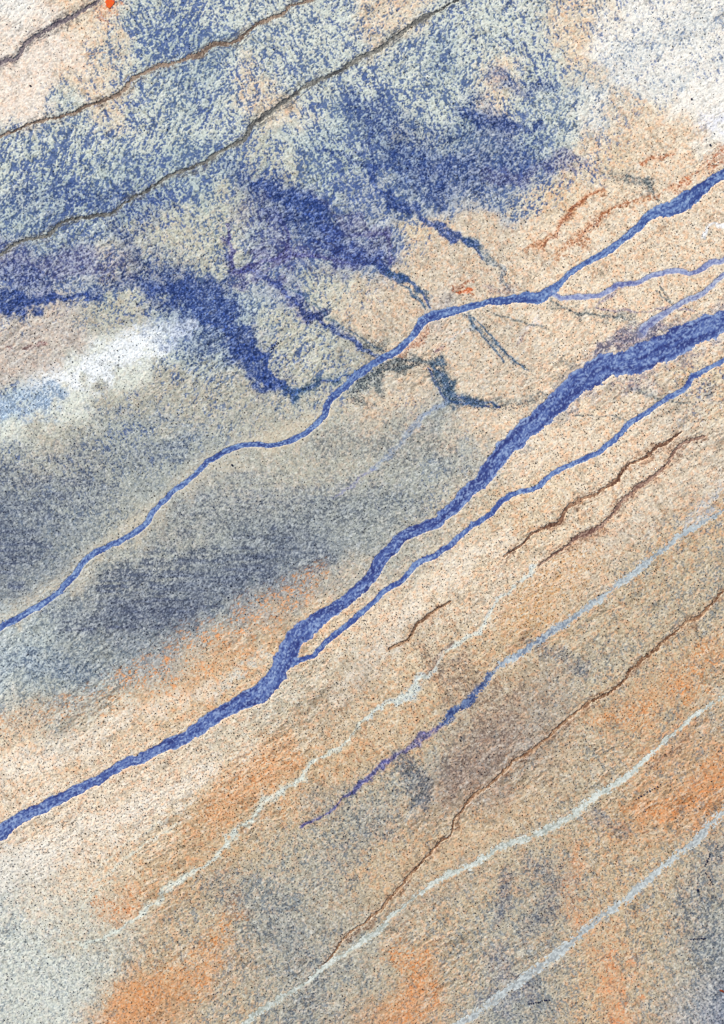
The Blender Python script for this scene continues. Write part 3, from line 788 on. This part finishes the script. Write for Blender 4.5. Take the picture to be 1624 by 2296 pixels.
def ribbon(key, k):
    name, cols, fleck, depth = LOOK[key]
    P = smooth_path(BED[key], 2.2)
    x = wx(P[:, 0]); y = wy(P[:, 1]); hw = P[:, 2] * 0.5 * S * 1.22 + 0.9
    L = np.concatenate([[0], np.cumsum(np.hypot(np.diff(x), np.diff(y)))])
    n = int(L[-1] / 0.9)
    s = np.linspace(0, L[-1], n)
    x, y, hw = (np.interp(s, L, q) for q in (x, y, hw))
    ker = np.ones(9) / 9
    tx = np.gradient(x); ty = np.gradient(y)
    tx = np.convolve(np.pad(tx, 4, 'edge'), ker, 'valid'); ty = np.convolve(np.pad(ty, 4, 'edge'), ker, 'valid')
    ln = np.hypot(tx, ty); nx_, ny_ = -ty / ln, tx / ln
    m = int(np.clip(hw.max() * 2 / 0.85, 6, 44))
    t = np.linspace(-1, 1, m)
    VX = x[:, None] + nx_[:, None] * hw[:, None] * t; VY = y[:, None] + ny_[:, None] * hw[:, None] * t
    SS = np.repeat(s[:, None], m, 1); TT = hw[:, None] * t
    st = equal(0.55 * vn(SS / 12.0, TT / 1.4, 400 + k) + 0.6 * vn(SS / 3.6, TT / 1.0, 420 + k) + 1.0 * vn(VX / 1.2, VY / 1.2, 431))
    fl = equal(vn(VX / 1.3, VY / 1.3, 440) + 0.6 * vn(SS / 3.0, TT / 1.1, 450 + k))
    pat = fbm(SS / 26.0, TT / 5.0, 460 + k, 2)
    mn = lambda c: np.array(c, np.float32)
    if cols is None:
        ux = VX / S + 812
        f = sstep(1140, 1070, ux)[..., None] if False else (1 - sstep(1070, 1130, ux))[..., None]
        f2 = (1 - sstep(1180, 1360, ux))[..., None]
        dk = mn((134, 142, 148)) * (1 - f2) + mn((104, 116, 136)) * f2; md = mn((172, 180, 182)) * (1 - f2) + mn((134, 148, 166)) * f2
        dk = dk * (1 - f) + mn((38, 52, 100)) * f; md = md * (1 - f) + mn((64, 84, 132)) * f
        lt = mn((204, 210, 208)) * (1 - f) + mn((124, 142, 174)) * f
    else:
        dk, md, lt = (mn(c) for c in cols)
    darkamt = np.clip(sstep(0.35, 0.9, 1 - st) * 0.8 + 0.75 * sstep(0.45, 0.70, pat) - 0.2, 0, 1)[..., None]
    RGB = md * (1 - darkamt) + dk * darkamt
    edge = sstep(0.62, 0.80, np.abs(t)[None, :] + 0.25 * (fbm(SS / 9.0, TT * 0 + np.sign(TT) * 5, 480 + k, 2) - .5)) * sstep(0.35, 0.6, fbm(SS / 30.0, np.sign(TT) * 9, 490 + k, 2))
    lv = np.clip(sstep(1 - fleck * 2.6, 1.0, fl) * 0.85 + 0.40 * sstep(0.55, 0.40, pat) * sstep(0.3, 0.8, st) + 0.4 * edge, 0, 1)[..., None]
    RGB = RGB * (1 - lv) + lt * lv
    rz = 0.10 * (st - 0.5) + 0.12 * (fl - 0.5)
    VZ = swell(VX.astype(np.float32), VY.astype(np.float32)) - 0.42 * depth + rz + 0.006 * k
    link(name, sheet(name, VX, VY, VZ, RGB, M_BED), kind='structure', label=BEDLABEL[key])


for k, key in enumerate(BED): ribbon(key, k)

# ------------------------------------------------------------------ shrubs
rng = np.random.default_rng(7)


def look(F, x, y):
    """read a field of the dense part of the ground at world points"""
    i0 = int(np.searchsorted(gx, dense_x[0] - 1e-3)); j0 = int(np.searchsorted(gy, dense_y[0] - 1e-3))
    xi = np.clip(np.round((x - dense_x[0]) / DX).astype(int), 0, len(dense_x) - 1) + i0
    yi = np.clip(np.round((y - dense_y[0]) / DX).astype(int), 0, len(dense_y) - 1) + j0
    return F[yi, xi]


def template(seed, seg=5):
    """lumpy bush: three rings and a top, unit radius, standing on z = 0"""
    r = np.random.default_rng(seed)
    v = []
    for (rr, z) in ((0.95, -0.12), (0.85, 0.75)):
        for k_ in range(seg):
            a_ = 2 * math.pi * (k_ + 0.5 * (z > 0.3)) / seg + r.uniform(-.2, .2)
            q = rr * r.uniform(0.72, 1.28)
            v.append((q * math.cos(a_), q * math.sin(a_), z + r.uniform(-.12, .12)))
    v.append((r.uniform(-.2, .2), r.uniform(-.2, .2), 1.3))
    f = []
    for ring in (0,):
        for k_ in range(seg):
            a_, b_ = ring * seg + k_, ring * seg + (k_ + 1) % seg
            f += [(a_, b_, b_ + seg), (a_, b_ + seg, a_ + seg)]
    for k_ in range(seg): f.append((seg + k_, seg + (k_ + 1) % seg, 2 * seg))
    return np.array(v, np.float32), np.array(f, np.int32)


TEMPL = [template(100 + i) for i in range(6)]
cell = 1.95
nx_, ny_ = int(800 / cell), int(1100 / cell)
px, py = np.meshgrid(np.arange(nx_) * cell - 400, np.arange(ny_) * cell - 550)
px = (px + rng.uniform(-.55, .55, px.shape) * cell).ravel(); py = (py + rng.uniform(-.55, .55, py.shape) * cell).ravel()
keep = rng.random(px.size) < look(dotdens, px, py) * cell * cell
px, py = px[keep], py[keep]
rad = np.clip(rng.lognormal(math.log(0.38), 0.30, px.size), 0.22, 1.2)
gc = look(C, px, py)
wrm = np.clip((gc[:, 0] - gc[:, 2]) / 90.0, 0, 1)[:, None]
tn = (np.array((34, 42, 68)) * (1 - wrm) + np.array((96, 66, 46)) * wrm) * rng.uniform(0.6, 1.25, (px.size, 1))
inthick = look(thick, px, py) > 0.03
tn[inthick] = np.array((30, 38, 66)) * rng.uniform(0.6, 1.5, (inthick.sum(), 1))
pz = look(Z, px, py)


def merged(name, idx):
    VV, FF, TT_ = [], [], []
    off = 0
    tid = rng.integers(0, len(TEMPL), len(idx))
    for ti, (tv, tf) in enumerate(TEMPL):
        ii = idx[tid == ti]
        if not len(ii): continue
        an = rng.uniform(0, 2 * math.pi, len(ii)); ca, sa = np.cos(an), np.sin(an)
        el = rng.uniform(0.75, 1.35, len(ii))
        lx = tv[None, :, 0] * el[:, None]; ly = tv[None, :, 1] / el[:, None]
        vx = (lx * ca[:, None] - ly * sa[:, None]) * rad[ii, None] + px[ii, None]
        vy = (lx * sa[:, None] + ly * ca[:, None]) * rad[ii, None] + py[ii, None]
        vz = tv[None, :, 2] * rad[ii, None] * 0.95 + pz[ii, None]
        VV.append(np.stack([vx, vy, vz], -1).reshape(-1, 3))
        FF.append((tf[None] + (np.arange(len(ii)) * len(tv))[:, None, None] + off).reshape(-1))
        TT_.append(np.repeat(tn[ii], len(tv), 0)); off += len(ii) * len(tv)
    return mesh_from(name, np.vstack(VV), np.concatenate(FF), 3, albedo(np.vstack(TT_)), M_SHRUB)


print('shrubs', px.size)
order = np.argsort(-rad * ((abs(px) < 358) & (abs(py) < 506) & (look(bankmask, px, py) < .2)))
NBIG = 240
bigs, rest = order[:NBIG], order[NBIG:]
link('scrub', merged('scrub', rest), kind='stuff', label='countless small dark shrubs dotted over the sandy plain')

# the bushes that stand out one by one: five shared shapes, own size, turn and place
BUSH = {}
for tone, c3 in (('dark brown', (52, 34, 26)), ('blue black', (26, 34, 66))):
    BUSH[tone] = []
    for i, (tv, tf) in enumerate(TEMPL[:5]):
        v2 = tv * np.array((1, 1, 0.95), np.float32)
        BUSH[tone].append(mesh_from('bush_shape', v2, tf.reshape(-1), 3, albedo(np.tile(np.array(c3, np.float32), (len(v2), 1))), M_SHRUB))


def bush(x, y, r_, tone, label, group):
    me = BUSH[tone][int(rng.integers(0, 5))]
    o = link('shrub', me, label=label, category='shrub')
    if group: o['group'] = group
    o.location = (x, y, float(look(Z, np.array([x]), np.array([y]))[0]) - 0.05)
    o.rotation_euler = (0, 0, float(rng.uniform(0, 6.28)))
    o.scale = (r_, r_ * float(rng.uniform(.8, 1.1)), r_)
    return o


def zone(x, y):
    ux, uy = x / S + 812, 1148 - y / S
    third = 'top' if uy < 765 else ('middle' if uy < 1530 else 'bottom')
    side = 'left' if ux < 541 else ('central' if ux < 1082 else 'right')
    return third, side


for i in bigs:
    c_ = gc[i]
    tone = 'blue black' if c_[2] > c_[0] - 8 else 'dark brown'
    ground = 'blue grey crust' if tone == 'blue black' else ('orange sand' if c_[0] - c_[2] > 60 else 'pale sand')
    t3, sd = zone(px[i], py[i])
    place = f'{t3} {sd} part of the plain'
    bush(float(px[i]), float(py[i]), min(float(rad[i]), .8), tone,
         f'{tone} bush larger than its neighbours on {ground}, {t3} {sd} plain', f'large {tone} bushes on {ground}, {place}')

ROWS = [([(1593, 1917), (1581, 1942)], 7, 'dark blue bush in the short upright row at the right edge, lower corner'),
        ([(1583, 1957), (1598, 1982)], 6, 'dark blue bush in the slanting row just below the upright row at the right edge'),
        ([(1551, 2107), (1581, 2104)], 8, 'dark blue bush in the level row near the lower right corner'),
        ([(1186, 2252), (1231, 2242)], 10, 'dark blue bush in the row by the bottom edge beside the straight pale bed'),
        ([(1481, 1760), (1426, 1792)], 10, 'dark blue bush in the slanting row beside the bright orange patch'),
        ([(609, 782), (628, 764)], 6, 'dark blue bush in the thin spur off the big blue algae patch')]
for (a_, b_), n, lab in ROWS:
    for j in range(n):
        t = j / (n - 1)
        bush(float(wx(a_[0] + (b_[0] - a_[0]) * t)) + float(rng.uniform(-.5, .5)), float(wy(a_[1] + (b_[1] - a_[1]) * t)) + float(rng.uniform(-.5, .5)),
             float(rng.uniform(.8, 1.15)), 'blue black', lab, lab.replace('dark blue bush', 'dark blue bushes'))
for (x_, y_, r_, lab) in ((1565, 1996, 1.7, 'single large dark blue bush standing alone near the right edge below the two short rows'),
                          (1551, 222, 1.2, 'single dark violet bush on white sand near the upper right edge'),
                          (1593, 325, 1.3, 'single dark bush on peach sand near the right edge above the blue stream'),
                          (68, 192, 1.2, 'small dark green bush alone on the white sand at upper left'),
                          (521, 1043, 1.5, 'single black bush just below the bend of the long blue stream')):
    bush(float(wx(x_)), float(wy(y_)), r_, 'blue black', lab, None)

# ------------------------------------------------------------------ the orange pond by the top edge and the rust rock at the right edge
ang = np.linspace(0, 2 * math.pi, 40, endpoint=False)
shape = 1 + 0.08 * np.sin(3 * ang + 1) + 0.06 * np.sin(5 * ang) + 0.35 * np.exp(-((np.angle(np.exp(1j * (ang + math.pi / 2)))) / 0.3) ** 2)
rings = [0.0, .35, .7, 1.0, 1.12]
vv, tt = [], []
cx_, cy_ = float(wx(246)), float(wy(6)); zb = float(look(Z, np.array([cx_]), np.array([cy_]))[0])
for ri, r_ in enumerate(rings):
    for a_, sh in zip(ang, shape):
        vv.append((cx_ + r_ * 4.3 * sh * math.cos(a_), cy_ + r_ * 3.9 * sh * math.sin(a_), zb + (0.75 if ri < 4 else -0.6)))
        tt.append((232, 92 + 14 * math.sin(a_ * 4 + ri), 34))
n = len(ang); ff = []
for ri in range(len(rings) - 1):
    for k_ in range(n):
        ff += [ri * n + k_, (ri + 1) * n + k_, (ri + 1) * n + (k_ + 1) % n, ri * n + (k_ + 1) % n]
link('pond', mesh_from('pond', np.array(vv), np.array(ff), 4, albedo(np.array(tt)), M_BED, smooth=False), kind='structure',
     label='small bright orange round pond at the top edge above the white sand')

tv, tf = template(900, 9)
rk = link('rock', mesh_from('rock', tv * np.array((1, 1, .7), np.float32), tf.reshape(-1), 3, albedo(np.tile(np.array((132, 62, 40), np.float32), (len(tv), 1))), M_SHRUB, smooth=False),
          label='reddish brown rock at the right edge near the lower right corner', category='rock')
rk.location = (float(wx(1619)), float(wy(2222)), float(look(Z, wx([1619]), wy([2222]))[0]))
rk.scale = (2.6, 1.3, 1.2); rk.rotation_euler = (0, 0, R(-25))
print('done')
